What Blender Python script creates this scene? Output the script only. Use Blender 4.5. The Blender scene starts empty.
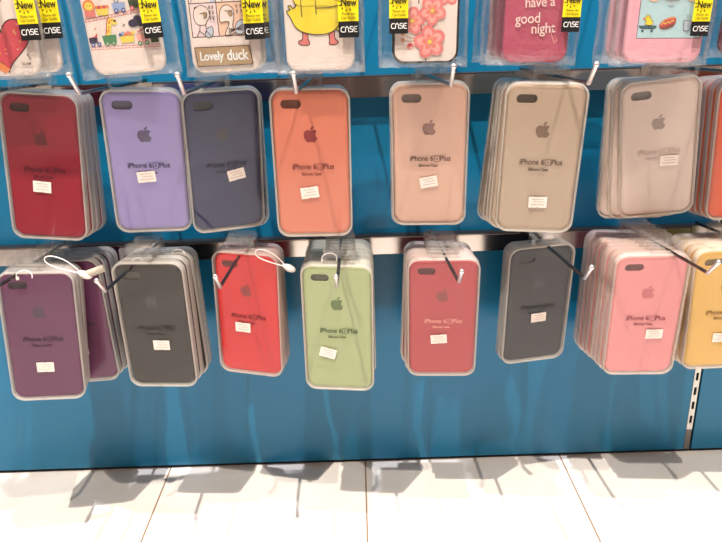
import bpy, bmesh, math, random, re
from mathutils import Vector, Matrix, noise
C = bpy.context.scene.collection
random.seed(7)
PI = math.pi
R = math.radians

# ---------------------------------------------------------------- materials
def lin(c):
    return tuple(((v/255)/12.92 if v/255 <= .04045 else ((v/255+.055)/1.055)**2.4) for v in c)
MATS = {}
def mat(name, rgb, rough=.5, metal=0, coat=0, spec=.5, emis=0):
    if name in MATS: return MATS[name]
    m = bpy.data.materials.new(name); m.use_nodes = True
    b = m.node_tree.nodes['Principled BSDF']
    b.inputs['Base Color'].default_value = (*lin(rgb), 1)
    b.inputs['Roughness'].default_value = rough
    b.inputs['Metallic'].default_value = metal
    b.inputs['Specular IOR Level'].default_value = spec
    b.inputs['Coat Weight'].default_value = coat
    m.diffuse_color = (*lin(rgb), 1)
    MATS[name] = m
    return m
def nodes(name):
    m = bpy.data.materials.new(name); m.use_nodes = True
    nt = m.node_tree; nt.nodes.clear()
    out = nt.nodes.new('ShaderNodeOutputMaterial')
    MATS[name] = m
    return m, nt, out
def clear_plastic(name, haze, tint, ior=1.45, rough=.04, bump=0, bscale=60, thin=1.0):
    """thin sheet: see-through, fresnel gloss and a little milky haze"""
    m, nt, out = nodes(name); N = nt.nodes.new; L = nt.links.new
    tr = N('ShaderNodeBsdfTransparent'); tr.inputs[0].default_value = (*tint, 1)
    gl = N('ShaderNodeBsdfGlossy'); gl.inputs['Roughness'].default_value = rough
    df = N('ShaderNodeBsdfDiffuse'); df.inputs[0].default_value = (.92, .86, .79, 1)
    tl = N('ShaderNodeBsdfTranslucent'); tl.inputs[0].default_value = (.92, .86, .79, 1)
    mm = N('ShaderNodeMixShader'); mm.inputs[0].default_value = .5
    L(df.outputs[0], mm.inputs[1]); L(tl.outputs[0], mm.inputs[2])
    m1 = N('ShaderNodeMixShader'); m1.inputs[0].default_value = haze
    L(tr.outputs[0], m1.inputs[1]); L(mm.outputs[0], m1.inputs[2])
    fr = N('ShaderNodeLayerWeight'); fr.inputs[0].default_value = .5
    m2 = N('ShaderNodeMixShader')
    pw = N('ShaderNodeMath'); pw.operation = 'POWER'; pw.inputs[1].default_value = 4
    L(fr.outputs['Facing'], pw.inputs[0])
    k = N('ShaderNodeMath'); k.operation = 'MULTIPLY_ADD'; k.inputs[1].default_value = .6; k.inputs[2].default_value = .035*thin; k.use_clamp = True
    L(pw.outputs[0], k.inputs[0]); L(k.outputs[0], m2.inputs[0])
    L(m1.outputs[0], m2.inputs[1]); L(gl.outputs[0], m2.inputs[2])
    if bump:
        t = N('ShaderNodeTexCoord'); n = N('ShaderNodeTexNoise'); n.inputs['Scale'].default_value = bscale
        n.inputs['Detail'].default_value = 0 if bscale < 20 else 3
        b = N('ShaderNodeBump'); b.inputs['Strength'].default_value = bump; b.inputs['Distance'].default_value = .004
        L(t.outputs['Object'], n.inputs['Vector']); L(n.outputs['Fac'], b.inputs['Height'])
        L(b.outputs[0], gl.inputs['Normal']); L(b.outputs[0], fr.inputs['Normal'])
    L(m2.outputs[0], out.inputs[0])
    return m
M_COVER = clear_plastic('clear_cover', .005, (.97, .965, .95), rough=.06, bump=.10, bscale=14, thin=.75)
M_RIM = clear_plastic('milky_rim_plastic', .50, (.93, .90, .86), rough=.12, thin=1.0)
M_TAB = clear_plastic('clear_tab', .05, (.93, .93, .93), rough=.05, thin=1.6)
M_BAG = clear_plastic('cellophane', .03, (.93, .95, .96), rough=.10, bump=.9, bscale=55, thin=2.2)
M_SEAL = clear_plastic('cellophane_seal', .11, (.9, .93, .95), rough=.12, bump=1, bscale=160, thin=2.6)
M_STEEL = mat('polished_steel', (215, 205, 198), .16, 1)
M_ROD = mat('chromed_rod', (122, 112, 108), .25, 1)
M_TIP = mat('bright_chrome_tip', (245, 240, 240), .25, .85)
M_WHITE = mat('white_security_plastic', (232, 222, 212), .35)
M_WIRE = mat('white_wire', (238, 230, 225), .35)
M_STICK = mat('price_label_paper', (240, 226, 216), .6)
M_FAINT = mat('faint_label_print', (196, 170, 165), .7)
M_BLACK = mat('black_ink', (18, 14, 16), .5)
M_DARK = mat('dark_gap', (14, 16, 20), .8)
M_YEL = mat('yellow_label', (236, 214, 20), .45)
M_WH = mat('white_ink', (238, 236, 232), .5)

# ---------------------------------------------------------------- tagging and linking
def tag(o, label=None, cat=None, group=None, kind=None):
    if label: o['label'] = label
    if cat: o['category'] = cat
    if group: o['group'] = group
    if kind: o['kind'] = kind
    return o
def link(name, me, parent=None, m=None):
    o = bpy.data.objects.new(name, me); C.objects.link(o)
    if m is not None:
        if not isinstance(m, (list, tuple)): m = [m]
        idx = [p.material_index for p in me.polygons] if len(m) > 1 else None
        me.materials.clear()
        for x in m: me.materials.append(x)
        if idx: me.polygons.foreach_set('material_index', idx)
    if parent: o.parent = parent
    return o
def empty(name, loc, M3=None):
    o = bpy.data.objects.new(name, None); C.objects.link(o)
    o.empty_display_size = .01
    o.location = loc
    return o
def bm_mesh(name, bm, smooth=False):
    me = bpy.data.meshes.new(name); bm.to_mesh(me); bm.free()
    if smooth:
        for p in me.polygons: p.use_smooth = True
    return me
def curve_mesh(cu, smooth=True):
    o = bpy.data.objects.new('tmp', cu); C.objects.link(o)
    dg = bpy.context.evaluated_depsgraph_get()
    dg.update()
    me = bpy.data.meshes.new_from_object(o.evaluated_get(dg))
    bpy.data.objects.remove(o); bpy.data.curves.remove(cu)
    if smooth:
        for p in me.polygons: p.use_smooth = True
    return me
FACE = Matrix(((1, 0, 0, 0), (0, 0, -1, 0), (0, 1, 0, 0), (0, 0, 0, 1)))   # (u,v,w) -> (u,-w,v): a sheet that faces the shopper

def rrect(w, h, r, cx=0, cy=0, n=7):
    pts = []
    for (sx, sy, a0) in ((1, 1, 0), (-1, 1, 90), (-1, -1, 180), (1, -1, 270)):
        for i in range(n+1):
            a = R(a0+90*i/n)
            pts.append((cx+sx*(w/2-r)+r*math.cos(a), cy+sy*(h/2-r)+r*math.sin(a)))
    return pts
def plate(name, loops, thick, bev=0, y0=0, bevres=3, smooth=True):
    """flat plate with holes (first loop outside), facing -y, front at y0, going back by thick"""
    cu = bpy.data.curves.new(name, 'CURVE'); cu.dimensions = '2D'; cu.fill_mode = 'BOTH'
    for lp in loops:
        s = cu.splines.new('POLY'); s.points.add(len(lp)-1); s.use_cyclic_u = True
        for i, p in enumerate(lp): s.points[i].co = (p[0], p[1], 0, 1)
    cu.offset = -bev
    cu.extrude = max(thick/2-bev, 0); cu.bevel_depth = bev; cu.bevel_resolution = bevres
    me = curve_mesh(cu, False)
    me.transform(FACE); me.transform(Matrix.Translation((0, y0+thick/2, 0)))
    if smooth:
        for p in me.polygons:
            p.use_smooth = abs(p.normal.y) < .999
    me.name = name
    return me
def tube(name, pts, r, res=3, nurbs=False, cyclic=False, caps=True):
    cu = bpy.data.curves.new(name, 'CURVE'); cu.dimensions = '3D'
    s = cu.splines.new('NURBS' if nurbs else 'POLY'); s.points.add(len(pts)-1)
    for i, p in enumerate(pts): s.points[i].co = (*p, 1)
    if nurbs: s.use_endpoint_u = True; s.order_u = 4; s.resolution_u = 8
    s.use_cyclic_u = cyclic
    cu.bevel_depth = r; cu.bevel_resolution = res; cu.use_fill_caps = caps
    return curve_mesh(cu)
def box_mesh(name, x0, x1, y0, y1, z0, z1, bev=0):
    bm = bmesh.new(); bmesh.ops.create_cube(bm, size=1)
    for v in bm.verts:
        v.co = ((x0+x1)/2+v.co.x*(x1-x0), (y0+y1)/2+v.co.y*(y1-y0), (z0+z1)/2+v.co.z*(z1-z0))
    if bev: bmesh.ops.bevel(bm, geom=bm.edges[:], offset=bev, segments=2, affect='EDGES')
    return bm_mesh(name, bm)
def text_mesh(name, s, size, align='CENTER', bold=0, sx=1):
    cu = bpy.data.curves.new(name, 'FONT'); cu.body = s; cu.size = size; cu.align_x = align; cu.align_y = 'CENTER'
    cu.offset = bold; cu.resolution_u = 3
    cu.space_character = .97
    me = curve_mesh(cu, False)
    for v in me.vertices: v.co.x *= sx
    return me
def lay(me, u, v, w, rot=0):
    """put a flat xy mesh on a sheet facing -y at (u, v), w metres in front of it"""
    me.transform(Matrix.Rotation(rot, 4, 'Z')); me.transform(Matrix.Translation((u, v, w))); me.transform(FACE)
    return me

# ---------------------------------------------------------------- flat printed pictures
class Print:
    def __init__(s, y=0):
        s.bm = bmesh.new(); s.mats = []; s.k = 0; s.y = y
    def mi(s, m):
        if m not in s.mats: s.mats.append(m)
        return s.mats.index(m)
    def poly(s, pts, m):
        s.k += 1; y = s.y-s.k*.000006
        vs = [s.bm.verts.new((p[0], y, p[1])) for p in pts]
        try: f = s.bm.faces.new(vs)
        except ValueError: return
        f.material_index = s.mi(m)
        f.normal_update()
        if f.normal.y > 0: f.normal_flip()
    def ell(s, x, z, a, b, m, rot=0, n=20, lo=0, hi=360):
        c, q = math.cos(R(rot)), math.sin(R(rot)); P = []
        cnt = n if hi-lo >= 360 else n+1
        for i in range(cnt):
            t = R(lo+(hi-lo)*i/n); u, v = a*math.cos(t), b*math.sin(t)
            P.append((x+u*c-v*q, z+u*q+v*c))
        s.poly(P, m)
    def rect(s, x0, x1, z0, z1, m): s.poly([(x0, z0), (x1, z0), (x1, z1), (x0, z1)], m)
    def line(s, pts, w, m, closed=False):
        P = [Vector(p) for p in pts]
        if closed: P.append(P[0])
        for a, b in zip(P[:-1], P[1:]):
            d = b-a
            if d.length < 1e-7: continue
            d.normalize(); n = Vector((-d.y, d.x))*w/2; e = d*w*.35
            s.poly([tuple(a-e-n), tuple(b+e-n), tuple(b+e+n), tuple(a-e+n)], m)
    def blob(s, pts, m, ol=None, w=.0006):
        """smooth closed shape through pts with an optional outline"""
        P = []
        n = len(pts)
        for i in range(n):
            p0, p1, p2, p3 = [Vector(pts[(i+j-1) % n]) for j in range(4)]
            for t in (0, .25, .5, .75):
                P.append(tuple(.5*((2*p1)+(p2-p0)*t+(2*p0-5*p1+4*p2-p3)*t*t+(3*p1-p0-3*p2+p3)*t**3)))
        s.poly(P, m)
        if ol: s.line(P, w, ol, True)
    def obj(s, name, parent):
        me = bm_mesh(name, s.bm)
        return link(name, me, parent, s.mats)

# ---------------------------------------------------------------- emblem outline
PATH_BODY = "318.7 268.7c-.2-36.7 16.4-64.4 50-84.8-18.8-26.9-47.2-41.7-84.7-44.6-35.5-2.8-74.3 20.7-88.5 20.7-15 0-49.4-19.7-76.4-19.7C63.3 141.2 4 184.8 4 273.5c0 26.2 4.8 53.3 14.4 81.2 12.8 36.7 59 126.7 107.2 125.2 25.2-.6 43-17.9 75.8-17.9 31.8 0 48.3 17.9 76.4 17.9 48.6-.7 90.4-82.5 102.6-119.3-65.2-30.7-61.7-90-61.7-91.9"
PATH_LEAF = "262.1 104.5c27.3-32.4 24.8-61.9 24-72.5-24.1 1.4-52 16.4-67.9 34.9-17.5 19.8-27.8 44.3-25.6 71.9 26.1 2 49.9-11.4 69.5-34.3"
def path_pts(d):
    toks = re.findall(r'[cC]|-?\d*\.?\d+', d)
    x, y = float(toks[0]), float(toks[1]); pts = [(x, y)]; i = 2; cmd = 'c'
    while i < len(toks):
        if toks[i] in 'cC': cmd = toks[i]; i += 1
        v = [float(t) for t in toks[i:i+6]]; i += 6
        if cmd == 'c': v = [v[j]+(x, y)[j % 2] for j in range(6)]
        for t in (.2, .4, .6, .8, 1):
            u = 1-t
            pts.append((u**3*x+3*u*u*t*v[0]+3*u*t*t*v[2]+t**3*v[4], u**3*y+3*u*u*t*v[1]+3*u*t*t*v[3]+t**3*v[5]))
        x, y = v[4], v[5]
    return pts
def emblem_mesh(h):
    loops = []
    for d in (PATH_BODY, PATH_LEAF):
        loops.append([((px-192)/448*h, (256-py)/448*h) for px, py in path_pts(d)[:-1]])
    return plate('emblem', loops, .00005, smooth=False)

# ================================================================ THE SETTING
def build_wall():
    m, nt, out = nodes('teal_lacquered_board'); N = nt.nodes.new; L = nt.links.new
    b = N('ShaderNodeBsdfPrincipled'); t = N('ShaderNodeTexCoord')
    n = N('ShaderNodeTexNoise'); n.inputs['Scale'].default_value = 2.5; n.inputs['Detail'].default_value = 2
    cr = N('ShaderNodeValToRGB')
    cr.color_ramp.elements[0].color = (*lin((8, 106, 145)), 1); cr.color_ramp.elements[0].position = .3
    cr.color_ramp.elements[1].color = (*lin((13, 113, 152)), 1); cr.color_ramp.elements[1].position = .7
    L(t.outputs['Object'], n.inputs['Vector']); L(n.outputs['Fac'], cr.inputs[0]); L(cr.outputs[0], b.inputs['Base Color'])
    b.inputs['Roughness'].default_value = .3
    L(b.outputs[0], out.inputs[0])
    me = box_mesh('wall_back', -1.3, .4715, 0, .02, .006, 1.6)
    tag(link('wall_back', me, None, m), kind='structure')
    me = box_mesh('wall_back', .4835, 1.3, 0, .02, .006, 1.6)
    tag(link('wall_back', me, None, m), kind='structure')
    me = box_mesh('trim_1', -1.3, 1.3, .004, .03, 0, .0058)
    tag(link('trim_1', me, None, M_DARK), kind='structure')
build_wall()

def build_floor():
    m, nt, out = nodes('cream_marble_tiles'); N = nt.nodes.new; L = nt.links.new
    b = N('ShaderNodeBsdfPrincipled'); t = N('ShaderNodeTexCoord')
    sep = N('ShaderNodeSeparateXYZ'); L(t.outputs['Object'], sep.inputs[0])
    def mth(op, a, v=None, w=None):
        q = N('ShaderNodeMath'); q.operation = op
        L(a, q.inputs[0])
        if v is not None: q.inputs[1].default_value = v
        if w is not None: q.inputs[2].default_value = w
        return q.outputs[0]
    def joint(o, off, size, wd):
        a = mth('ADD', o, off); a = mth('DIVIDE', a, size); a = mth('FRACT', a); a = mth('SUBTRACT', a, .5); a = mth('ABSOLUTE', a)
        return mth('GREATER_THAN', a, .5-wd/size/2)
    jx = joint(sep.outputs[0], .0026+2.91, .291, .0022)
    jy = joint(sep.outputs[1], 5.82+.42, .582, .0022)
    mx = N('ShaderNodeMath'); mx.operation = 'MAXIMUM'; L(jx, mx.inputs[0]); L(jy, mx.inputs[1])
    n = N('ShaderNodeTexNoise'); n.inputs['Scale'].default_value = 4; n.inputs['Detail'].default_value = 6; n.inputs['Distortion'].default_value = 1.2
    L(t.outputs['Object'], n.inputs['Vector'])
    cr = N('ShaderNodeValToRGB')
    cr.color_ramp.elements[0].color = (*lin((226, 216, 208)), 1); cr.color_ramp.elements[0].position = .35
    cr.color_ramp.elements[1].color = (*lin((238, 231, 224)), 1); cr.color_ramp.elements[1].position = .6
    L(n.outputs['Fac'], cr.inputs[0])
    mix = N('ShaderNodeMix'); mix.data_type = 'RGBA'
    L(mx.outputs[0], mix.inputs[0]); L(cr.outputs[0], mix.inputs[6]); mix.inputs[7].default_value = (*lin((150, 118, 88)), 1)
    L(mix.outputs[2], b.inputs['Base Color'])
    b.inputs['Roughness'].default_value = .3
    L(b.outputs[0], out.inputs[0])
    me = box_mesh('floor', -1.6, 1.6, -2.2, .05, -.02, 0)
    tag(link('floor', me, None, m), kind='structure')
build_floor()

def build_upright():
    root = empty('slotted_upright', (.4765, 0, 0))
    tag(root, 'slotted white steel upright in the wall joint below the yellow cases', 'shelf upright')
    z0, z1 = .040, 1.5
    bm = bmesh.new()
    def bar(x0, x1, a, b):
        mx = Matrix.Translation(((x0+x1)/2, 0, (a+b)/2))@Matrix.Diagonal((x1-x0, .0012, b-a, 1))
        bmesh.ops.create_cube(bm, size=1, matrix=mx)
    bar(-.0045, -.0024, z0, z1); bar(.0016, .0036, z0, z1)
    z = z0
    while z < z1-.03:
        bar(-.0024, .0016, z, z+.0105); z += .0235
    link('slotted_face', bm_mesh('slotted_face', bm), root, mat('white_steel', (238, 234, 226), .35))
    me = box_mesh('channel', -.005, .007, .004, .019, .006, 1.5)
    link('channel', me, root, M_DARK)
    me = box_mesh('foot_plate', -.0045, .0036, 0, .0035, .006, z0)
    link('foot_plate', me, root, mat('grey_steel', (120, 112, 108), .4, .6))
build_upright()

# ================================================================ RAILS AND HOOKS
BAR = {'upper': .5572, 'lower': .3565, 'top': .7575}
def rail(zt, label):
    root = empty('display_rail', (0, -.008, zt-.024))
    tag(root, label, 'display rail', 'steel rails on the teal wall')
    link('bar', box_mesh('bar', -.95, .95, -.0075, .0065, 0, .0235, .0012), root, M_STEEL)
    link('top_strip', box_mesh('top_strip', -.95, .95, -.0085, .0065, .0236, .0250, .0003), root, mat('dark_steel', (105, 92, 88), .35, .9))
    for x in (-.60, .4765):
        link('mounting_bracket', box_mesh('mounting_bracket', x-.0015, x+.0015, .0066, .0085, .002, .022), root, M_DARK)
rail(BAR['upper'], 'polished steel rail holding the upper row of plain phone cases')
rail(BAR['lower'], 'polished steel rail holding the lower row of plain phone cases')
rail(BAR['top'], 'polished steel rail above the frame holding the illustrated phone cases')

def hook(xr, xb, zt, zb, label, group):
    yb = -.215
    root = empty('display_hook', (xr, -.016, zt))
    tag(root, label, 'display hook', group)
    zr = zt+.0036
    P = [(0, .010, zr-zt), (0, -.004, zr-zt), (xb-xr, yb+.016, zb-zt)]
    link('rod', tube('rod', P, .0019), root, M_ROD)
    b = Vector(P[-1]); e = b+Vector((0, -.0165, .0175))
    up = tube('tip', [tuple(b+Vector((0, .0012, -.0004))), tuple(b), tuple(e)], .0021)
    link('tip', up, root, M_TIP)
    bm = bmesh.new(); bmesh.ops.create_uvsphere(bm, u_segments=14, v_segments=8, radius=.0027)
    for v in bm.verts: v.co += e
    link('tip_cap', bm_mesh('tip_cap', bm, True), root, M_TIP)
    bm = bmesh.new()
    me = box_mesh('saddle_clip', -.010, .010, -.0006, .0002, -.023, .0016, .0001)
    link('saddle_clip', me, root, M_STEEL)
GU = 'steel hooks of the upper row'; GL = 'steel hooks of the lower row'; GT = 'steel hooks of the illustrated row'
U_HOOK = [(-.372, -.405, .5625, 'upper-row steel hook carrying the crimson cases at the left edge'),
    (-.252, -.254, .5660, 'upper-row steel hook carrying the single lilac case'),
    (-.158, -.158, .5633, 'upper-row steel hook carrying the navy blue case'),
    (-.048, -.0547, .5610, 'upper-row steel hook in front of the peach orange cases'),
    (.077, .0883, .5629, 'upper-row steel hook carrying the pinkish beige case'),
    (.200, .2157, .5608, 'upper-row steel hook carrying the stone grey-beige cases'),
    (.352, .385, .5620, 'upper-row steel hook carrying the pale lilac-grey cases, bent right'),
    (.455, .470, .5620, 'upper-row steel hook carrying the bright orange cases at the right edge')]
L_HOOK = [(-.385, -.385, .3690, 'lower-row steel hook carrying the purple cases at the left edge'),
    (-.259, -.2609, .3705, 'lower-row steel hook reaching left across the dark charcoal cases'),
    (-.142, -.1438, .3708, 'lower-row steel hook reaching left across the bright red cases'),
    (-.024, -.0250, .3668, 'lower-row steel hook pointing straight out over the pale green cases'),
    (.093, .0994, .3680, 'lower-row steel hook crossing the rose red cases'),
    (.218, .2278, .3680, 'lower-row steel hook right of the slate black cases'),
    (.345, .3530, .3692, 'lower-row steel hook reaching right across the pink cases'),
    (.440, .4600, .3690, 'lower-row steel hook carrying the yellow cases at the right edge')]
for h in U_HOOK: hook(h[0], h[1], BAR['upper'], h[2], h[3], GU)
for h in L_HOOK: hook(h[0], h[1], BAR['lower'], h[2], h[3], GL)

# ================================================================ PLAIN PHONE CASE PACKAGES
W, H, T = .083, .162, .0112
CW, CH = .0780, .1566
CTOP = -.0027
def case_loops():
    return [rrect(CW, CH, .0118, 0, CTOP-CH/2), rrect(.0212, .0094, .00465, -.0195, CTOP-.0135)]
ME_RIM = plate('rim', [rrect(W, H, .0135, 0, -H/2), rrect(W-.0038, H-.0038, .0118, 0, -H/2)], T, .0004, 0)
ME_COVER = plate('cover', [rrect(W-.0036, H-.0036, .0119, 0, -H/2)], .0004, 0, .0004, smooth=False)
def case_mesh():
    b, y0, y1 = .0042, .0013, .0104
    outer, hole = case_loops(); cz = CTOP-CH/2
    front = rrect(CW-2*b, CH-2*b, .0118-b, 0, cz)
    cap = plate('cap', [front, hole], .0026, 0, y0, smooth=False)
    bm = bmesh.new(); bm.from_mesh(cap)
    rings = []
    for i in range(7):
        t = i/6*PI/2; ins = b*(1-math.sin(t)); y = y0+b*(1-math.cos(t))
        rings.append([bm.verts.new((x, y, z)) for x, z in rrect(CW-2*ins, CH-2*ins, .0118-ins, 0, cz)])
    rings.append([bm.verts.new((x, y1, z)) for x, z in rrect(CW, CH, .0118, 0, cz)])
    for a, c in zip(rings[:-1], rings[1:]):
        n = len(a)
        for i in range(n):
            j = (i+1) % n
            if (a[i].co-a[j].co).length < 1e-7: continue
            f = bm.faces.new([a[i], a[j], c[j], c[i]]); f.smooth = True
    bm.faces.new(rings[-1])
    loose = [f for f in bm.faces if f.smooth or len(f.verts) > 30]
    for f in bm.faces:
        f.normal_update()
        ctr = Vector((0, .006, cz)); 
        if f.smooth and (f.calc_center_median()-ctr).dot(f.normal) < 0: f.normal_flip()
    return bm_mesh('silicone_case', bm)
ME_CASE = case_mesh()
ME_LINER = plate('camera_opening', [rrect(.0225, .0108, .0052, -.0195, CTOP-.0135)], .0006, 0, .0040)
TAB_H = .0175
def tab_mesh(dx):
    o = rrect(.036, TAB_H+.004, .0045, dx, TAB_H/2-.002)
    hl = rrect(.027, .0062, .0030, dx, .0048)
    return plate('hang_tab', [o, hl], .0005, .0001, .0030)
ME_EMB = emblem_mesh(.0172)
for v in ME_EMB.vertices: v.co.x -= .0006; v.co.z += -.0475; v.co.y += .0011
def name_print():
    objs = []
    w = -.0002
    a = text_mesh('t', 'iPhone 6', .0077, 'RIGHT', .00009, .88); lay(a, .0065, -.0862, w)
    b = text_mesh('t', 's', .0050, 'CENTER', 0, 1); lay(b, .0096, -.0860, w)
    c = text_mesh('t', 'Plus', .0077, 'LEFT', .00009, .88); lay(c, .0126, -.0862, w)
    d = text_mesh('t', 'Silicone Case', .0040, 'CENTER', .00010, .9); lay(d, .0012, -.0935, w)
    e = plate('t', [rrect(.0056, .0064, .0013, .0097, -.0862), rrect(.0046, .0054, .0010, .0097, -.0862)], .00004, 0, -w*0-.0002, smooth=False)
    bm = bmesh.new()
    for me in (a, b, c, d, e): bm.from_mesh(me)
    for v in bm.verts: v.co.x = v.co.x*1.12-.0028; v.co.z = (v.co.z+.0862)*1.1-.0822; v.co.y -= .0001
    return bm_mesh('lettering', bm)
ME_NAME = name_print()
def sticker_mesh():
    bm = bmesh.new()
    w, h, n = .0176, .0112, .0009
    P = [(-w/2, -h/2), (-n, -h/2), (0, -h/2+n), (n, -h/2), (w/2, -h/2), (w/2, h/2), (n, h/2), (0, h/2-n), (-n, h/2), (-w/2, h/2)]
    bm.faces.new([bm.verts.new((x, -.0003, z)) for x, z in P]).material_index = 0
    for z, a, b in ((.0030, -.006, .005), (.0004, -.004, .006), (-.0024, -.0065, .0065)):
        f = bm.faces.new([bm.verts.new(q) for q in ((a, -.00034, z-.00035), (b, -.00034, z-.00035), (b, -.00034, z+.00035), (a, -.00034, z+.00035))])
        f.material_index = 1
    for f in bm.faces:
        f.normal_update()
        if f.normal.y > 0: f.normal_flip()
    return bm_mesh('price_sticker', bm)
ME_STICK = sticker_mesh()

def place(o, T3, roll, yaw, tilt):
    o.rotation_mode = 'YXZ'
    o.rotation_euler = (tilt, roll, yaw)
    o.location = T3
ORD = ['front', 'second', 'third', 'fourth', 'fifth', 'sixth', 'seventh', 'eighth', 'ninth']
def silicone(name, rgb):
    m = mat(name, rgb, .45, 0, 0, .3)
    return m
def stack(colour, rgb, emb, ink, where, n, T0, roll, yaw, tilt, back=(0, 0, 0, 0), pitch=.0133, tabdx=0, stick=(0, -.117, 0), slope=.03, word='', first=0, total=None, liner=None):
    """packages on one hook, front one first; back = (dx, roll, yaw, tilt) of the rearmost"""
    total = total or n
    m = silicone(colour.replace(' ', '_')+'_silicone', rgb)
    me_case = ME_CASE.copy(); me_case.materials.clear(); me_case.materials.append(m)
    me_tab = tab_mesh(tabdx); me_tab.materials.append(M_TAB)
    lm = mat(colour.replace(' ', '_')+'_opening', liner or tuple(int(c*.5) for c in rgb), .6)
    for k in range(n):
        f = k/max(n-1, 1) if n > 1 else 0
        jx, jr, jy = (0, 0, 0) if k == 0 else (random.uniform(-.0012, .0012), random.uniform(-.5, .5), random.uniform(-.6, .6))
        x = T0[0]+back[0]*f+jx; y = T0[1]+pitch*k; z = T0[2]-slope*pitch*k
        r = roll+(back[1]-roll)*f+jr; w = yaw+(back[2]-yaw)*f+jy; t = tilt+(back[3]-tilt)*f
        root = empty('phone_case_package', (x, y, z)); place(root, (x, y, z), R(r), R(w), R(t))
        i = k+first
        if total == 1: lab = '%s packaged phone case %s' % (colour, where)
        elif i == 0: lab = '%s packaged phone case, foremost, %s' % (colour, where)
        elif i == total-1: lab = '%s packaged phone case, rearmost, %s' % (colour, where)
        else: lab = '%s packaged phone case, %s from front, %s' % (colour, ORD[i], where)
        tag(root, lab, 'phone case', '%s phone cases on one hook' % colour)
        link('rim', ME_RIM, root)
        link('cover', ME_COVER, root)
        c = link('silicone_case', me_case, root)
        link('hang_tab', me_tab, root)
        if k == 0:
            op = link('camera_opening', ME_LINER.copy(), c, lm)
            e = link('emblem', ME_EMB.copy(), c, mat(colour.replace(' ', '_')+'_emblem', emb, .35))
            link('lettering', ME_NAME.copy(), root, mat(colour.replace(' ', '_')+'_ink', ink, .5))
            s = link('price_sticker', ME_STICK, root); s.location = (stick[0], 0, stick[1]); s.rotation_euler = (0, R(stick[2]), 0); s.scale = (1.1, 1, 1.12)
ME_RIM.materials.append(M_RIM); ME_COVER.materials.append(M_COVER)
ME_STICK.materials.append(M_STICK); ME_STICK.materials.append(M_FAINT)

INK = (45, 22, 28)
# upper row
stack('crimson red', (160, 34, 58), (112, 16, 36), (84, 10, 26), 'left end of upper row', 4, (-.3339, -.124, .5600), 5.5, 1.6, 1.1, (0, 3.0, 1, 0), tabdx=-.012, stick=(-0.0035, -0.1012, 3), pitch=.0135)
stack('lilac', (164, 152, 218), (72, 54, 108), (36, 22, 60), 'between crimson stack and navy one', 1, (-.2207, -.1400, .5610), 2.7, 9.1, 10, tabdx=-.015, stick=(-0.0030, -0.0950, -4))
stack('navy blue', (46, 52, 96), (40, 38, 66), (24, 22, 38), 'overlapped by the lilac one', 2, (-.1410, -.1240, .5570), .1, 20, 8.9, (0, 0, 18, 7), tabdx=-.008, stick=(0.0110, -0.0948, -10))
stack('peach orange', (232, 138, 114), (150, 52, 56), (95, 28, 32), 'under the yellow duck case', 3, (-.0471, -.1480, .5580), .8, -.1, 4.7, (.0005, .5, 1.5, 2), tabdx=-.004, stick=(-0.0040, -0.1108, -7))
stack('pinkish beige', (234, 190, 172), (150, 104, 92), (86, 50, 42), 'under the blossom case', 2, (.0779, -.1319, .5580), .2, -5.1, 8.4, (-.001, 0, -4, 6), tabdx=.003, stick=(-0.0005, -0.1091, -11))
stack('stone beige', (198, 176, 158), (132, 106, 90), (74, 54, 44), 'under the good night case', 5, (.1937, -.1590, .5565), 1.8, -7.5, 6.2, (-.002, 5.6, -5.0, 2.5), tabdx=.002, stick=(0.0020, -0.1267, -1))
stack('pale lilac grey', (232, 211, 203), (164, 140, 130), (196, 172, 164), 'tilted under the food panel case', 3, (.3232, -.1208, .5535), -6.8, -7.4, 11.0, (-.004, -1.0, -6, 4), tabdx=.020, stick=(0.0120, -0.0935, 3))
stack('bright orange', (232, 100, 62), (160, 60, 40), (90, 30, 20), 'at right edge of upper row', 5, (.4278, -.125, .5520), -4.5, -9.0, 8.0, (-.002, -3.5, -8, 3), tabdx=.018, pitch=.0145)
# lower row
stack('purple', (104, 42, 88), (62, 26, 64), (40, 14, 44), 'left end of lower row', 3, (-.3654, -.1429, .3675), 3.9, 8.0, .2, (-.001, 5.5, 8, .2), first=0, total=7, tabdx=-.010, stick=(-0.0005, -0.1181, 0))
stack('purple', (104, 42, 88), (62, 26, 64), (40, 14, 44), 'left end of lower row', 4, (-.3535, -.0965, .3640), -1.5, 2.5, .2, (0.004, -1.5, 0, .2), first=3, total=7, tabdx=-.018, pitch=.0155)
stack('dark charcoal', (40, 35, 34), (50, 44, 44), (22, 18, 18), 'right of the purple stack', 4, (-.2420, -.1352, .3720), .4, -3.4, 2.4, (.0025, -1.8, -2, .8), tabdx=-.012, stick=(0.0040, -0.1048, 1), pitch=.0165, liner=(84, 78, 74))
stack('bright red', (222, 42, 48), (160, 24, 34), (96, 10, 20), 'right of the charcoal stack', 3, (-.1362, -.1050, .3700), 2.2, -13.5, 1.2, (.001, .6, -12, .6), tabdx=-.006, stick=(-0.0070, -0.0972, 1), pitch=.0170)
stack('pale green', (178, 192, 144), (96, 118, 66), (52, 70, 32), 'in middle of lower row', 8, (-.0280, -.1392, .3630), .9, -6.5, 1.7, (.001, -.3, -4.5, .8), tabdx=.003, stick=(-0.0130, -0.1113, 15), pitch=.0137)
stack('rose red', (196, 74, 84), (150, 56, 60), (226, 160, 150), 'right of the green stack', 5, (.0940, -.1370, .3655), .2, -3.6, 8.0, (0, 2.2, -2.5, 3), tabdx=0, stick=(-0.0040, -0.1073, -4), pitch=.0150)
stack('slate black', (42, 42, 50), (44, 44, 52), (22, 20, 26), 'tilted, left of the pink stack', 2, (.2158, -.1000, .3650), -1.0, 9.5, 6.5, (-.001, .5, 8, 5), tabdx=.004, stick=(0.0025, -0.0972, -2))
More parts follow.
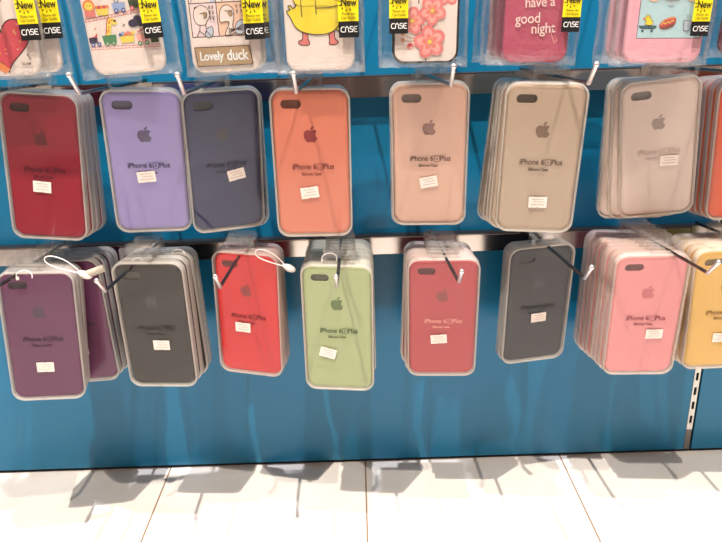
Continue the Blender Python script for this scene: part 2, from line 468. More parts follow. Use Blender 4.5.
stack('baby pink', (244, 160, 166), (208, 110, 122), (132, 50, 66), 'left of the yellow stack', 8, (.3278, -.1454, .3655), -1.0, -4.7, 7.0, (-.002, 1.5, -3.5, .5), tabdx=.013, stick=(0.0130, -0.1036, -1), pitch=.0140)
stack('golden yellow', (240, 194, 108), (190, 130, 50), (110, 70, 20), 'at right edge of lower row', 5, (.4226, -.1344, .3655), -3.4, -4.6, 6.5, (-.001, -2, -4, 2), tabdx=.018, pitch=.0150)

# ================================================================ SECURITY TAGS
def security_tag(cx, cy, cz, hx, hy, hz, label, drop=.010, rx=.014, ax=0, barrel=None):
    """wire loop from the tab at c, ending in a plastic head at h"""
    root = empty('security_tag', (cx, cy, cz))
    tag(root, label, 'security tag', 'white wire security tags')
    h = Vector((hx-cx, hy-cy, hz-cz)); d = h.normalized(); s = Vector((0, 0, 1)).cross(d)
    s = (s.cross(d)).normalized() if s.length > .01 else Vector((1, 0, 0))
    if s.z < 0: s = -s
    P = [h-d*.003+s*.0012, h*.62+s*.0070, h*.22+s*.0085, -d*.004+s*.004, -d*.003-s*.0035, h*.25-s*.0050, h*.65-s*.0025, h-d*.003-s*.0008]
    link('wire_loop', tube('wire_loop', [tuple(p) for p in P], .00062, nurbs=True), root, M_WIRE)
    bm = bmesh.new(); bmesh.ops.create_uvsphere(bm, u_segments=18, v_segments=12, radius=1)
    for v in bm.verts:
        q = v.co.copy(); k = 1-.35*max(-q.z, 0)
        v.co = Vector((q.x*.0058*k, q.y*.0042*k, q.z*.0085))
    rot = d.to_track_quat('Z', 'Y').to_matrix().to_4x4()
    bmesh.ops.transform(bm, matrix=Matrix.Translation(h+d*.003)@rot, verts=bm.verts)
    link('tag_head', bm_mesh('tag_head', bm, True), root, M_WHITE)
    if barrel:
        b = Vector(barrel)
        link('tag_barrel', tube('tag_barrel', [tuple(h+d*.004), tuple(h+d*.004+b)], .0042), root, mat('grey_plastic', (176, 166, 150), .4))
security_tag(-.343, -.153, .3850, -.3090, -.150, .3670, 'white wire security tag with a grey barrel on the purple cases', barrel=(.020, .004, .006))
security_tag(-.118, -.118, .3735, -.0860, -.118, .3560, 'white wire security tag with an oval head right of the red cases')
def loop_tag(x, y, z, r, label):
    root = empty('security_tag', (x, y, z)); tag(root, label, 'security tag', 'white wire security tags')
    P = [(r*math.cos(t)*1.25, .0008*math.sin(2*t), r*math.sin(t)) for t in [i*PI/9-.35 for i in range(12)]]
    link('wire_loop', tube('wire_loop', P, .0006), root, M_WIRE)
    me = box_mesh('wire_clip', -r*1.35, -r*1.35+.003, -.0015, .0015, -.004, 0, .0006)
    link('wire_clip', me, root, M_WHITE)
loop_tag(-.253, -.128, .3705, .0052, 'small white wire loop on top of the front charcoal cases')
loop_tag(-.214, -.100, .3690, .0062, 'white wire loop at the right behind the charcoal cases')
loop_tag(-.0355, -.130, .3680, .0070, 'white wire loop on top of the pale green cases')
loop_tag(-.372, -.152, .3665, .0070, 'white wire loop on top of the front purple case')

# ================================================================ ILLUSTRATED CASES IN CELLOPHANE
BAGH = .205
def bag_mesh(w, h, seed, depth=.0145):
    bm = bmesh.new(); nx, nz = 26, 40
    g = {}
    for side in (-1, 1):
        for i in range(nx+1):
            for j in range(nz+1):
                u = i/nx*2-1; v = j/nz
                edge = (1-abs(u)**5)*(1-abs(2*v-1)**14)
                p = Vector((u*7, v*16, seed*3.1+side))
                cr = noise.noise(p)*.0012+noise.noise(p*2.7)*.0006
                x = u*w/2+noise.noise(Vector((v*9, seed, 1)))*.0015*abs(u)
                z = v*h+(noise.noise(Vector((u*6, seed, 5)))*.0016 if j == 0 else 0)
                y = side*(depth*.5*edge)+cr*(edge*.8+.2)
                if j <= 2: y += noise.noise(Vector((u*22, seed, 8+j)))*.0022
                g[side, i, j] = bm.verts.new((x, y, z))
    for side in (-1, 1):
        for i in range(nx):
            for j in range(nz):
                q = [g[side, i, j], g[side, i+1, j], g[side, i+1, j+1], g[side, i, j+1]]
                if side == 1: q.reverse()
                f = bm.faces.new(q)
                f.material_index = 1 if (j <= 1 or i == 0 or i == nx-1) else 0
    bmesh.ops.remove_doubles(bm, verts=bm.verts, dist=1e-6)
    return bm_mesh('cellophane_bag', bm, True)

def header_label(root, x, z, y, s=1.0, text=True):
    """yellow New label over a black CASE label; (x, z) is its lower-left corner"""
    p = Print(y); w = .0192*s
    p.rect(x, x+w, z, z+.0148*s, M_BLACK); p.rect(x, x+w, z+.0148*s, z+.062*s, M_YEL)
    cx, cz = x+w*.44, z+.0315*s
    for i in range(9):
        a = R(40+i*32)
        if i in (0,) : continue
        p.line([(cx+math.cos(a)*.0062*s, cz+math.sin(a)*.0060*s), (cx+math.cos(a)*.0078*s, cz+math.sin(a)*.0075*s)], .0010*s, M_BLACK)
    o = p.obj('new_label', root)
    if text:
        for st, sz, u, v, m, b, sx in (('New', .0098, .0102, .0315, M_BLACK, .00022, .80), ('Please see', .0035, .0098, .0215, M_BLACK, .00003, .95), ('Case Quality', .0033, .0098, .0177, M_BLACK, .00003, .85)):
            me = text_mesh('lettering', st, sz*s, 'CENTER', b*s, sx); lay(me, x+u*s, z+v*s, -y+.0009)
            link('lettering', me, o, m)
        # angular CASE lettering drawn with strokes
        q = Print(y-.0009); h = .0050*s; ww = .0033*s; z0 = z+.0052*s; x0 = x+.0022*s; st = .0007*s
        def S(pts, k): q.line([(x0+k*.0041*s+a*ww, z0+b*h) for a, b in pts], st, M_WH)
        S([(1, .9), (.3, .9), (0, .6), (0, .2), (.3, 0), (1, 0)], 0)
        S([(0, 0), (.1, .7), (.5, 1), (.9, .7), (1, 0)], 1)
        S([(1, .95), (.2, .95), (.1, .6), (.9, .45), (.9, .05), (0, 0)], 2)
        S([(1, .95), (.3, .95), (0, .7), (0, .25), (.3, 0), (1, 0)], 3); S([(0, .5), (.8, .5)], 3)
        q.obj('lettering', o)
    return o

def art_case(cx, y, zb, w, roll, yaw, body, edge, label, art=None, lab=(.012, .038, 1.0), rear=0, bagw=None, bagdx=0, rearlab='', group=None, reardx=0):
    h = .148; bw = bagw or w+.030
    for k in range(rear+1):
        root = empty('illustrated_phone_case', (cx, y, zb)); root.rotation_mode = 'YXZ'
        root.rotation_euler = (0, R(roll+(random.uniform(-1, 1) if k else 0)), R(yaw)); root.location = (cx+reardx*k, y+.0155*k, zb+.001*k)
        tag(root, label if k == 0 else rearlab % ('directly behind the front one' if k == 1 else 'second behind the front one' if k == 2 else 'third behind the front one'), 'phone case', group)
        case_me = plate('phone_case', [rrect(w, h, .0115, 0, h/2)], .0072, .0022, -.0036)
        c = link('phone_case', case_me, root, edge if edge else body)
        p = Print(-.00362)
        p.poly(rrect(w-.0052, h-.0052, .0095, 0, h/2), body)
        if k == 0 and art: art(p, w, h, root)
        p.obj('picture', c)
        b = link('cellophane_bag', bag_mesh(bw, BAGH-.012, cx*31+k), root, [M_BAG, M_SEAL]); b.location = (bagdx, 0, -.0035)
        if lab: header_label(root, lab[0]-w*0, lab[1], -.0094, lab[2], text=(k <= 1))
        tz = BAGH-.0165
        t = plate('hang_tab', [rrect(.034, .026, .004, 0, tz+.004), rrect(.026, .007, .0034, 0, tz+.010)], .0005, .0001, 0)
        link('hang_tab', t, root, M_TAB)
    yb = y-.02
    hook(cx, cx, BAR['top'], BAR['top']+.006, 'steel hook above the frame carrying the '+label.split(' phone')[0]+' cases', GT)

P_CREAM = mat('cream_print', (238, 218, 206), .35); P_PINK = mat('pink_print', (240, 172, 182), .35)
K = mat('dark_brown_ink', (70, 30, 28), .5)
RED = mat('red_ink', (206, 62, 74), .5); LRED = mat('pale_red_ink', (222, 120, 112), .5)
GRN = mat('green_ink', (70, 132, 84), .5); LGRN = mat('pale_green_ink', (166, 186, 110), .5)
BLU = mat('blue_ink', (58, 84, 150), .5); LBLU = mat('pale_blue_ink', (152, 168, 204), .5)
ORA = mat('orange_ink', (228, 128, 66), .5); YLW = mat('yellow_ink', (236, 208, 84), .5)
DUCK = mat('duck_yellow_ink', (238, 212, 52), .5); TAN = mat('tan_ink', (176, 142, 104), .5)
BLOS = mat('blossom_ink', (232, 126, 122), .5); BLOS2 = mat('blossom_pale_ink', (242, 168, 156), .5)
SKIN = mat('peach_ink', (240, 194, 166), .5); SKYP = mat('sky_panel_ink', (186, 214, 218), .5)
GRY = mat('grey_ink', (190, 196, 206), .5); TEALK = mat('teal_ink', (54, 92, 98), .5); BRN = mat('brown_ink', (128, 66, 46), .5)
LIL = mat('lilac_ink', (184, 180, 210), .5)

def art_heart(p, w, h, root):
    # big heart outlined in brown on the right, a pale flower and an icing trim, a cupcake above
    cx, cz = .004, .028
    hp = []
    for i in range(40):
        t = i/40*2*PI
        hp.append((cx+.0265*math.sin(t)**3, cz+.0016*(13*math.cos(t)-5*math.cos(2*t)-2*math.cos(3*t)-math.cos(4*t))*1.05+.004))
    p.poly(hp, RED); p.line(hp, .0012, K, True)
    for i in range(22):
        a, b = random.uniform(-.018, .018), random.uniform(-.012, .016)
        p.line([(cx+a, cz+b+.004), (cx+a+.0016*math.cos(i), cz+b+.004+.0016*math.sin(i))], .0005, [P_CREAM, LRED, YLW][i % 3])
    for i in range(5):
        a = R(72*i+15); p.ell(cx-.012+.0042*math.cos(a), cz+.0042*math.sin(a), .0032, .0026, P_CREAM, 72*i+15)
    p.poly([(cx-.02, .012), (cx-.004, .0025), (cx+.002, .006), (cx-.014, .019)], ORA)
    p.line([(-.022, .050), (-.012, .068), (-.014, .084), (-.024, .094)], .0010, K)
    # cupcake
    ux, uz = .000, .066
    p.poly([(ux-.006, uz-.006), (ux+.006, uz-.006), (ux+.008, uz+.002), (ux-.008, uz+.002)], LRED)
    for i in range(-2, 3): p.line([(ux+i*.0026, uz-.006), (ux+i*.003, uz+.002)], .0005, K)
    p.blob([(ux-.009, uz+.002), (ux+.009, uz+.002), (ux+.008, uz+.007), (ux+.004, uz+.011), (ux, uz+.015), (ux-.005, uz+.011), (ux-.008, uz+.007)], BLOS, K)
    p.line([(ux-.005, uz+.006), (ux+.004, uz+.007)], .0005, K); p.line([(ux-.003, uz+.010), (ux+.003, uz+.010)], .0005, K)
    p.line([(w/2-.010, .019), (w/2-.008, .015)], .0014, K); p.line([(w/2-.0095, .0185), (w/2-.0085, .0155)], .0006, P_CREAM)
    me = text_mesh('lettering', 'GLAM', .0034, 'CENTER', .00006); lay(me, w/2-.0125, .0105, .0048); link('lettering', me, root, K)

def train_track(p, x0, x1, z0, slope):
    a, b = (x0, z0), (x1, z0+slope*(x1-x0))
    for d in (0, .0024): p.line([(a[0], a[1]+d), (b[0], b[1]+d)], .0006, LRED)
    n = 18
    for i in range(n+1):
        x = x0+(x1-x0)*i/n; z = z0+slope*(x-x0); p.line([(x, z), (x+.0006, z+.0024)], .0005, LRED)
def wheels(p, x, z, m, d=.006):
    for q in (-d/2, d/2): p.ell(x+q, z, .0021, .0021, m); p.ell(x+q, z, .0008, .0008, P_CREAM)
def art_train(p, w, h, root):
    x0, x1 = -w/2+.002, w/2-.003
    train_track(p, x0, x1, .0245, -.03)
    train_track(p, x0, x1, .0500, .10)
    train_track(p, x0, x1, .0790, .02)
    # lower train: engine, giraffe wagon, fruit wagon, pink wagon, green wagon
    z = .0275
    p.rect(x0, x0+.008, z+.003, z+.008, LIL); p.poly([(x0, z+.008), (x0+.008, z+.008), (x0+.009, z+.012), (x0+.006, z+.009)], RED); wheels(p, x0+.006, z+.0015, BLU, .006)
    p.poly([(-.021, z+.009), (-.007, z+.009), (-.008, z+.001), (-.020, z+.001)], GRN); wheels(p, -.014, z+.0015, GRN)
    p.poly([(-.017, z+.009), (-.0125, z+.009), (-.0095, z+.019), (-.0065, z+.0175), (-.004, z+.0195), (-.005, z+.023), (-.011, z+.025), (-.0135, z+.022)], YLW)
    p.line([(-.017, z+.009), (-.0135, z+.022), (-.011, z+.025)], .0009, RED)
    for a, b in ((-.0145, .012), (-.0128, .016), (-.0118, .020), (-.0135, .0135), (-.0085, .0225), (-.0108, .0215)): p.ell(a, z+b, .0010, .0009, ORA, n=8)
    p.ell(-.006, z+.0215, .0014, .0012, K, n=8)
    p.poly([(-.004, z+.007), (.010, z+.007), (.009, z+.001), (-.003, z+.001)], YLW)
    for i, m in enumerate((BLU, LBLU, ORA, LRED, ORA, YLW)): p.ell(-.003+i*.0025, z+.0085+(i % 2)*.0012, .0018, .0016, m, n=10)
    p.poly([(.012, z+.008), (.024, z+.008), (.023, z), (.013, z)], BLOS2); wheels(p, .018, z-.0005, GRN, .007)
    p.line([(.014, z+.010), (.018, z+.011), (.021, z+.0135)], .0011, RED); p.ell(.0215, z+.0135, .0012, .0012, K, n=8)
    p.poly([(.0255, z+.004), (x1, z+.004), (x1, z-.001), (.0255, z-.001)], LGRN)
    p.ell(.002, .0445, .0016, .0006, K, 30, 8); p.ell(-.026, .0435, .0010, .0008, ORA, n=6)
    p.ell(.0115, .0455, .0050, .0036, LIL); p.ell(.016, .049, .0040, .0034, LIL); p.ell(.0185, .045, .0040, .0030, LIL)
    # upper train: lion, fruit, blue car, green wagon
    def zt(x): return .0535+.10*(x-x0)
    p.rect(x0+.001, x0+.011, zt(-.03), zt(-.03)+.006, LRED); p.ell(x0+.006, zt(-.03)+.0105, .0056, .0054, ORA); p.ell(x0+.006, zt(-.03)+.0100, .0038, .0036, YLW)
    for q in (-.0014, .0014): p.ell(x0+.006+q, zt(-.03)+.0105, .0005, .0006, K, n=6)
    p.poly([(-.022, zt(-.02)+.006), (-.010, zt(-.02)+.006), (-.011, zt(-.02)), (-.021, zt(-.02))], YLW)
    for i in range(5): p.ell(-.021+i*.0026, zt(-.02)+.0072, .0017, .0016, (ORA, RED)[i % 2], n=9)
    p.poly([(-.006, zt(0)+.008), (.007, zt(0)+.008), (.006, zt(0)+.001), (-.005, zt(0)+.001)], LBLU); wheels(p, .001, zt(0)+.001, BLU, .007)
    p.ell(-.001, zt(0)+.010, .0024, .0024, K, n=10); p.ell(-.001, zt(0)+.0098, .0016, .0016, GRY, n=10)
    p.poly([(.010, zt(.015)+.008), (.024, zt(.015)+.008), (.023, zt(.015)), (.011, zt(.015))], LGRN); wheels(p, .017, zt(.015)+.0006, RED, .008)
    # third row, mostly above the frame
    for i, m in enumerate((GRN, LBLU, YLW, BLOS2)): p.poly([(-.028+i*.014, .090), (-.017+i*.014, .090), (-.018+i*.014, .083), (-.027+i*.014, .083)], m); wheels(p, -.0225+i*.014, .0835, (BLU, RED)[i % 2])

def art_comic(p, w, h, root):
    k = .0006; L_, R_ = -w/2+.0035, w/2-.004
    mid = -.0045; z0, z1 = .0335, .0640
    p.rect(mid, R_, z0, z1, SKIN); p.rect(L_, mid, z0, z1, mat('pale_pink_ink', (238, 212, 208), .5)); p.rect(L_, R_, z1, z1+.031, GRY)
    p.rect(L_, mid-.006, z1, z1+.031, P_CREAM); p.rect(mid, R_-.01, z1, z1+.031, P_CREAM)
    for zz in (z0, z1, z1+.031): p.line([(L_, zz), (R_, zz)], .0008, K)
    for xx in (L_, mid, R_): p.line([(xx, z0), (xx, z1+.031)], .0008, K)
    def fig(x, z, s, tan):
        p.blob([(x-.0075*s, z+.002), (x-.006*s, z+.008*s), (x, z+.0115*s), (x+.006*s, z+.009*s), (x+.0085*s, z+.003), (x+.005*s, z-.003), (x+.003*s, z-.006), (x-.003*s, z-.006), (x-.006*s, z-.0035)], P_CREAM, K, k)
        p.line([(x-.001, z+.0045), (x+.0025, z+.004), (x+.004, z+.001)], k, K)
        p.ell(x+.0038, z+.0030, .0020, .0024, TAN); p.line([(x+.002, z+.005), (x+.0055, z+.0045), (x+.005, z+.0005), (x+.002, z)], k, K)
        p.line([(x-.002, z-.006), (x-.003, z-.011), (x-.0065, z-.017)], k, K); p.line([(x+.003, z-.006), (x+.004, z-.011)], k, K)
        p.blob([(x+.002, z-.016), (x+.004, z-.010), (x+.009, z-.008), (x+.010, z-.013), (x+.007, z-.0175)], GRY, K, k)
        p.line([(x-.003, z-.0115), (x+.001, z-.015), (x+.004, z-.012), (x+.007, z-.016)], k, K)
    for a in (-.006, -.003, 0, .003): p.line([(L_+.0105+a, z1-.0045), (L_+.0120+a, z1-.0030)], .0009, K)
    fig(L_+.0105, z1-.0135, 1, False)
    p.blob([(mid+.002, z1-.014), (mid+.004, z1-.006), (mid+.010, z1-.0025), (mid+.0155, z1-.006), (mid+.016, z1-.013), (mid+.014, z1-.022), (mid+.0165, z0+.003), (mid+.006, z0+.0008), (mid+.011, z1-.019), (mid+.007, z1-.0175), (mid+.003, z1-.018)], P_CREAM, K, k)
    p.ell(mid+.0125, z1-.010, .0022, .0028, TAN); p.line([(mid+.008, z1-.0075), (mid+.011, z1-.0085), (mid+.0145, z1-.0078), (mid+.0150, z1-.0115), (mid+.0125, z1-.013)], k, K)
    p.blob([(mid+.016, z0+.003), (mid+.018, z0+.011), (mid+.024, z0+.014), (mid+.027, z0+.006), (mid+.022, z0+.001)], GRY, K, k)
    for i in range(4): p.line([(mid+.010, z0+.0065-i*.0015), (mid+.024, z0+.0045+i*.0018)], k, K)
    # small column of brush strokes standing for the unreadable writing
    for (bx, n) in ((mid-.0065, 3), (mid-.0035, 3), (mid+.0195, 2), (mid+.0235, 2)):
        for i in range(n):
            zz = z1-.0030-i*.0048
            if bx == mid-.0035 and i: zz -= .0003
            for q in range(3): p.line([(bx-.001, zz-q*.0010), (bx+.001, zz-q*.0010+.0003)], .00042, K)
            p.line([(bx-.0001, zz+.0004), (bx+.0002, zz-.0026)], .00042, K)
    p.line([(L_+.002, z1+.001), (L_+.006, z1+.008), (L_+.011, z1+.006), (L_+.012, z1+.012)], k, K); p.line([(mid+.006, z1+.001), (mid+.011, z1+.009), (mid+.014, z1+.010), (mid+.018, z1+.001)], k, K)
    # caption board
    a0, a1, b0, b1 = L_+.001, R_-.005, .0062, .0238
    q = [(a0+.001, b0), (a1+.001, b0), (a1-.001, b1), (a0-.0005, b1)]
    p.poly(q, TAN); p.line(q, .0008, K, True)
    for st, sz, u, ang in (('Lovely', .0115, -.0140, .0), ('duck', .0138, .0112, .0)):
        me = text_mesh('lettering', st, sz, 'CENTER', .00075, .80); lay(me, u, .0152, .0048, ang); link('lettering', me, root, K)
        me = text_mesh('lettering', st, sz, 'CENTER', .00028, .80); lay(me, u, .0152, .0050, ang); link('lettering', me, root, M_WH)

def art_duck(p, w, h, root):
    o = .0008
    # legs, boot shaped
    for x in (-.0140, .0120):
        s = -1 if x < 0 else 1
        p.blob([(x-.0022, .0400), (x+.0024, .0400), (x+.0028, .0300), (x+.0040+.002*(s > 0), .0262), (x+.003, .0240), (x-.002, .0240), (x-.0060*(1 if s < 0 else .5), .0250), (x-.0065*(1 if s < 0 else .35), .0280), (x-.0026, .0300)], LRED, K, o)
    p.blob([(.0155, .0400), (.0200, .0360), (.0250, .0390), (.0260, .0480), (.020, .052)], DUCK, K, o)
    p.blob([(-.0305, .0550), (-.0275, .0500), (-.0220, .0400), (-.0120, .0350), (.0020, .0335), (.0130, .0360), (.0200, .0430), (.0225, .0520), (.0215, .0620), (.0150, .064), (-.0150, .064), (-.0235, .0580), (-.0265, .0605), (-.0290, .0595), (-.0270, .0570)], DUCK, K, o)
    p.blob([(-.020, .061), (-.0250, .0720), (-.0260, .0900), (-.0200, .1060), (-.0040, .1140), (.0120, .1080), (.0210, .0950), (.0215, .0760), (.0215, .0600), (.0000, .0600)], DUCK, None)
    p.line([(-.0215, .0600), (-.0252, .0700), (-.0262, .0850), (-.0235, .0990), (-.0150, .1100), (-.0040, .1140), (.0080, .1110), (.0170, .1020), (.0212, .0900)], o, K)
    p.line([(-.0160, .0750), (-.0165, .0620), (-.0160, .0500)], o, K); p.line([(-.0020, .0780), (-.0025, .0640), (-.0022, .0520)], o, K)
    p.line([(-.0020, .0575), (.0100, .0575), (.0215, .0600)], o, K)
    p.blob([(.0145, .0660), (.0230, .0640), (.0260, .0700), (.0245, .0780), (.0195, .0745)], LRED, K, o)

def flower(p, x, z, r, rot=0):
    for i in range(5):
        a = R(rot+72*i); p.ell(x+r*.58*math.cos(a), z+r*.58*math.sin(a), r*.52, r*.46, BLOS, rot+72*i, 16)
    for i in range(5):
        a = R(rot+72*i); p.ell(x+r*.52*math.cos(a), z+r*.52*math.sin(a), r*.36, r*.28, BLOS2, rot+72*i, 12)
        p.ell(x+r*.30*math.cos(a), z+r*.30*math.sin(a), r*.24, r*.16, BLOS, rot+72*i, 10)
    for i in range(12):
        a = R(rot+30*i); p.line([(x, z), (x+r*.34*math.cos(a), z+r*.34*math.sin(a))], .00022, YLW); p.ell(x+r*.36*math.cos(a), z+r*.36*math.sin(a), .0005, .0005, ORA, n=6)
    p.ell(x, z, r*.13, r*.13, YLW, n=8)
def art_blossom(p, w, h, root):
    for q in ([(-.0085, .094), (-.0062, .078), (-.0072, .070), (-.0072, .056)], [(-.0125, .072), (-.009, .064), (-.0072, .060)], [(-.0050, .060), (-.0070, .066)],
              [(-.0050, .0360), (-.0038, .0280)], [(.0040, .0350), (.0000, .0280)], [(.0005, .006), (.0005, .001)], [(.0095, .063), (.0110, .058)]): p.line(q, .0012, K)
    for q in ([(-.022, .028), (-.016, .0245), (-.009, .0240)], [(-.022, .022), (-.015, .0210), (-.009, .0235)]): p.line(q, .0006, TAN)
    for x, z in ((-.0225, .0285), (-.0225, .0225)): p.ell(x, z, .0020, .0020, BLOS, n=10); p.ell(x, z, .0009, .0009, YLW, n=6)
    p.ell(-.0150, .0165, .0034, .0032, BLOS); p.ell(-.0150, .0178, .0022, .0016, RED); p.ell(-.0142, .0150, .0014, .0010, P_CREAM, n=8)
    flower(p, .0205, .0640, .0105, 20); flower(p, -.0150, .0740, .0095, 50); flower(p, -.0135, .0400, .0120, 8); flower(p, .0060, .0490, .0125, 54)
    flower(p, .0040, .0205, .0145, 30); flower(p, .006, .100, .013, 10)
    p.ell(.0085, .0620, .0018, .0018, BLOS, n=8)

def art_night(p, w, h, root):
    W_ = mat('chalk_white_ink', (245, 214, 204), .5)
    for st, x, z, sz in (('have a', .001, .0560, .0130), ('good', -.0095, .0410, .0135), ('night', .0060, .0320, .0135)):
        me = text_mesh('lettering', st, sz, 'CENTER', .00010, .92); lay(me, x, z, .0048, .06); link('lettering', me, root, W_)
    p.line([(.0145, .0290), (.0160, .0240), (.0185, .0190), (.0205, .0200), (.0205, .0225)], .0006, BLOS2)

def art_food(p, w, h, root):
    a0, a1, b0, b1 = -w/2+.0105, w/2-.003, .0230, .110
    p.rect(a0, a1, b0, b1, SKYP); p.line([(a0, b0), (a1, b0), (a1, b1), (a0, b1)], .0006, K, True)
    # ducks on a skateboard
    x, z = a0+.0095, .0330
    p.blob([(x-.007, z+.0015), (x+.007, z+.0015), (x+.0085, z), (x+.006, z-.0015), (x-.006, z-.0012), (x-.0085, z+.001)], TEALK, K, .0003)
    for q in (-.0045, .0045): p.ell(x+q, z-.0032, .0014, .0014, TEALK, n=10)
    p.blob([(x-.003, z+.003), (x+.003, z+.002), (x+.005, z+.0055), (x+.003, z+.0065), (x+.001, z+.0105), (x-.002, z+.0110), (x-.0035, z+.008), (x-.002, z+.0060)], DUCK, K, .0003)
    p.ell(x-.0042, z+.0078, .0014, .0008, ORA, n=8); p.ell(x-.0012, z+.0088, .0004, .0004, K, n=6)
    # hot dog
    x, z = .001, .0370
    p.ell(x, z-.001, .0082, .0046, BRN, 18); p.ell(x+.0002, z+.0014, .0080, .0030, ORA, 22); p.ell(x, z, .0086, .0026, RED, 20)
    p.line([(x-.006, z-.002), (x-.004, z+.0005), (x-.002, z-.0012), (x, z+.0012), (x+.002, z), (x+.004, z+.0024), (x+.006, z+.0016)], .0008, YLW)
    # steaming drink
    x, z = .0205, .0350
    p.poly([(x-.0030, z-.005), (x+.0030, z-.005), (x+.0040, z+.004), (x-.0040, z+.004)], GRY); p.line([(x-.0030, z-.005), (x+.0030, z-.005), (x+.0040, z+.004), (x-.0040, z+.004)], .0004, K, True)
    for q in (-.0018, 0, .0018): p.line([(x+q, z+.0055), (x+q+.0006, z+.0075), (x+q, z+.0095)], .0003, K)
    # two faces with dark hair and a waffle between
    for x, s in ((a0+.0125, 1), (.0225, -1)):
        z = .0620
        p.ell(x, z+.0025, .0085, .0075, K); p.ell(x, z, .0062, .0058, SKIN); p.rect(x-.0068, x+.0068, z+.0028, z+.006, K)
        for q in (-.0026, .0026): p.ell(x+q, z+.0006, .0006, .0006, K, n=6); p.ell(x+q*1.5, z-.0018, .0012, .0008, BLOS, n=8)
        p.line([(x-.0012, z-.0024), (x, z-.0030), (x+.0012, z-.0024)], .0004, RED)
    p.rect(-.005, .009, .0580, .0700, YLW)
    for i in range(5): p.line([(-.005+i*.0035, .058), (-.005+i*.0035, .070)], .0004, ORA); p.line([(-.005, .058+i*.003), (.009, .058+i*.003)], .0004, ORA)
    p.ell(.002, .0545, .0030, .0020, GRY, n=10)

def art_plaid(p, w, h, root):
    cols = [mat('plum_ink', (122, 58, 72), .5), mat('grey_check_ink', (128, 112, 104), .5), P_CREAM, mat('dark_check_ink', (62, 48, 56), .5)]
    n = 9
    for i in range(n):
        for j in range(16):
            x = -w/2+.003+(w-.006)/n*i; z = .004+.0085*j
            p.rect(x, x+(w-.006)/n-.0006, z, z+.0078, cols[(i*3+j*5+(i*j) % 3) % 4])
    p.rect(-w/2+.006, w/2-.006, .0035, .0060, RED)

G = 'illustrated phone cases in cellophane'
art_case(-.3430, -.158, .5800, .0700, -1.0, 0, P_CREAM, None, 'cream phone case printed with a big red heart, hanging at the left edge', art_heart, (.0245, .0320, 1.0), rear=1, rearlab='cream heart-printed phone case in a bag %s at the left edge', group='heart cases in cellophane', bagw=.086, reardx=.0150)
art_case(-.2205, -.158, .5792, .0720, -3.0, 0, P_CREAM, None, 'cream phone case printed with animal toy trains on tracks', art_train, (.0215, .0305, .95), bagw=.099, group=G)
art_case(-.1250, -.158, .5775, .0675, -1.0, 0, P_CREAM, None, 'cream phone case with a comic strip and a brown Lovely duck board', art_comic, (.0210, .0290, 1.0), rear=1, rearlab='phone case in a cellophane bag %s with the Lovely duck board', bagw=.092, bagdx=.005, group='comic duck cases in cellophane', reardx=.003)
art_case(-.0330, -.158, .5760, .0670, 0.0, 0, P_CREAM, None, 'cream phone case printed with a yellow duck on orange feet', art_duck, (.0190, .0300, 1.0), rear=1, rearlab='phone case in a cellophane bag %s with the yellow duck body', bagw=.087, bagdx=.0, group='yellow duck cases in cellophane')
art_case(.0700, -.155, .5790, .0655, 1.0, 0, P_CREAM, M_BLACK, 'cream phone case with a dark edge printed with pink blossom branches', art_blossom, (-.0360, .0285, .95), bagw=.088, bagdx=-.002, group=G)
art_case(.1790, -.150, .5765, .0640, 1.8, 0, mat('raspberry_print', (186, 82, 104), .35), None, 'raspberry pink phone case reading have a good night', art_night, (.0225, .0290, .92), rear=2, rearlab='raspberry pink phone case %s reading have a good night', bagw=.090, bagdx=-.002, group='good night cases in cellophane', reardx=-.0045)
art_case(.3030, -.158, .5730, .0760, 1.5, 0, P_PINK, None, 'pink phone case printed with a blue panel of food and faces', art_food, (.0220, .0250, .90), rear=2, rearlab='pink phone case in a bag %s with the blue food panel', bagw=.098, bagdx=-.001, group='pink food panel cases in cellophane', reardx=-.003)
art_case(.4080, -.130, .5760, .0680, 2.0, -8, mat('plum_print', (110, 50, 66), .35), None, 'dark patchwork phone case cut off by the right edge of the top row', art_plaid, None, bagw=.092, group=G)

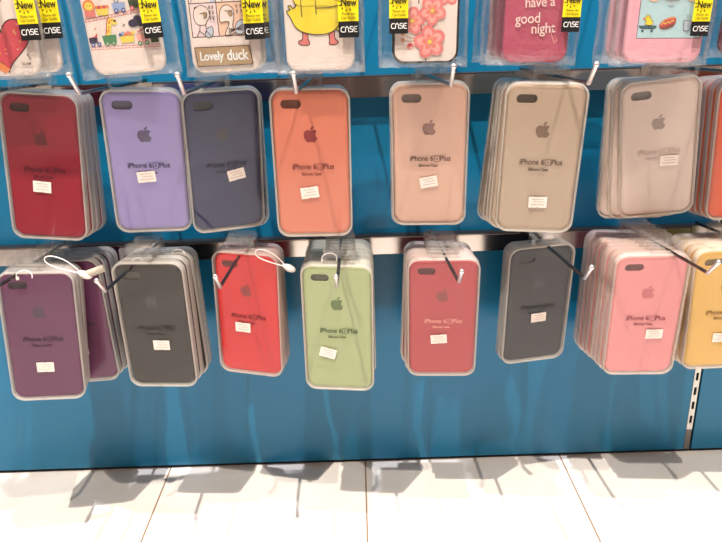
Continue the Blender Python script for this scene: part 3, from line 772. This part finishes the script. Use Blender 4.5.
# ================================================================ LIGHT
def spot(name, loc, target, power, rgb, rad, size=70):
    l = bpy.data.lights.new(name, 'SPOT'); l.energy = power; l.color = rgb; l.shadow_soft_size = rad
    l.spot_size = R(size); l.spot_blend = .6
    o = bpy.data.objects.new(name, l); C.objects.link(o); o.location = loc
    d = Vector(target)-Vector(loc); o.rotation_euler = d.to_track_quat('-Z', 'Y').to_euler()
    return o
tg = (0, -.1, .2)
spot('ceiling_spot', (-.42, -.90, 2.6), tg, 310, (1, .92, .82), .010)
spot('ceiling_spot', (.10, -.44, 2.6), tg, 205, (.90, .92, 1), .010)
spot('ceiling_spot', (.60, -1.15, 2.5), tg, 135, (1, .91, .80), .014)

wd = bpy.data.worlds.new('shop'); bpy.context.scene.world = wd; wd.use_nodes = True
nt = wd.node_tree; N = nt.nodes.new; L = nt.links.new
bg = nt.nodes['Background']
tc = N('ShaderNodeTexCoord'); mp = N('ShaderNodeMapping'); mp.inputs['Scale'].default_value = (2.2, 2.2, 3.2)
vo = N('ShaderNodeTexVoronoi'); vo.feature = 'F1'; vo.inputs['Scale'].default_value = 2.0
cr = N('ShaderNodeValToRGB'); cr.color_ramp.interpolation = 'CONSTANT'
E_ = cr.color_ramp.elements
E_[0].position = 0; E_[0].color = (.10, .07, .06, 1)
E_[1].position = .30; E_[1].color = (.62, .50, .40, 1)
e = E_.new(.48); e.color = (.28, .16, .14, 1)
e = E_.new(.62); e.color = (.95, .80, .66, 1)
e = E_.new(.80); e.color = (.35, .30, .28, 1)
sp = N('ShaderNodeSeparateColor')
L(tc.outputs['Generated'], mp.inputs[0]); L(mp.outputs[0], vo.inputs['Vector']); L(vo.outputs['Color'], sp.inputs[0]); L(sp.outputs[0], cr.inputs[0])
L(cr.outputs[0], bg.inputs[0]); bg.inputs[1].default_value = .84

# ================================================================ CAMERA
cam = bpy.data.cameras.new('camera'); co = bpy.data.objects.new('camera', cam); C.objects.link(co)
cam.sensor_width = 36; cam.lens = 690*36/722; cam.sensor_fit = 'HORIZONTAL'; cam.clip_start = .01
P = R(20.1); a = R(1.82)
fw = Vector((0, math.cos(P), -math.sin(P))); rt0 = Vector((1, 0, 0)); up0 = Vector((0, math.sin(P), math.cos(P)))
rt = rt0*math.cos(a)-up0*math.sin(a); up = up0*math.cos(a)+rt0*math.sin(a)
Mx = Matrix((rt, up, -fw)).transposed().to_4x4(); Mx.translation = Vector((0, -.87, .623))
co.matrix_world = Mx
sc = bpy.context.scene
sc.camera = co
sc.view_settings.view_transform = 'Standard'; sc.view_settings.look = 'None'; sc.view_settings.gamma = 1
sc.view_settings.exposure = 0
sc.cycles.transparent_max_bounces = 32
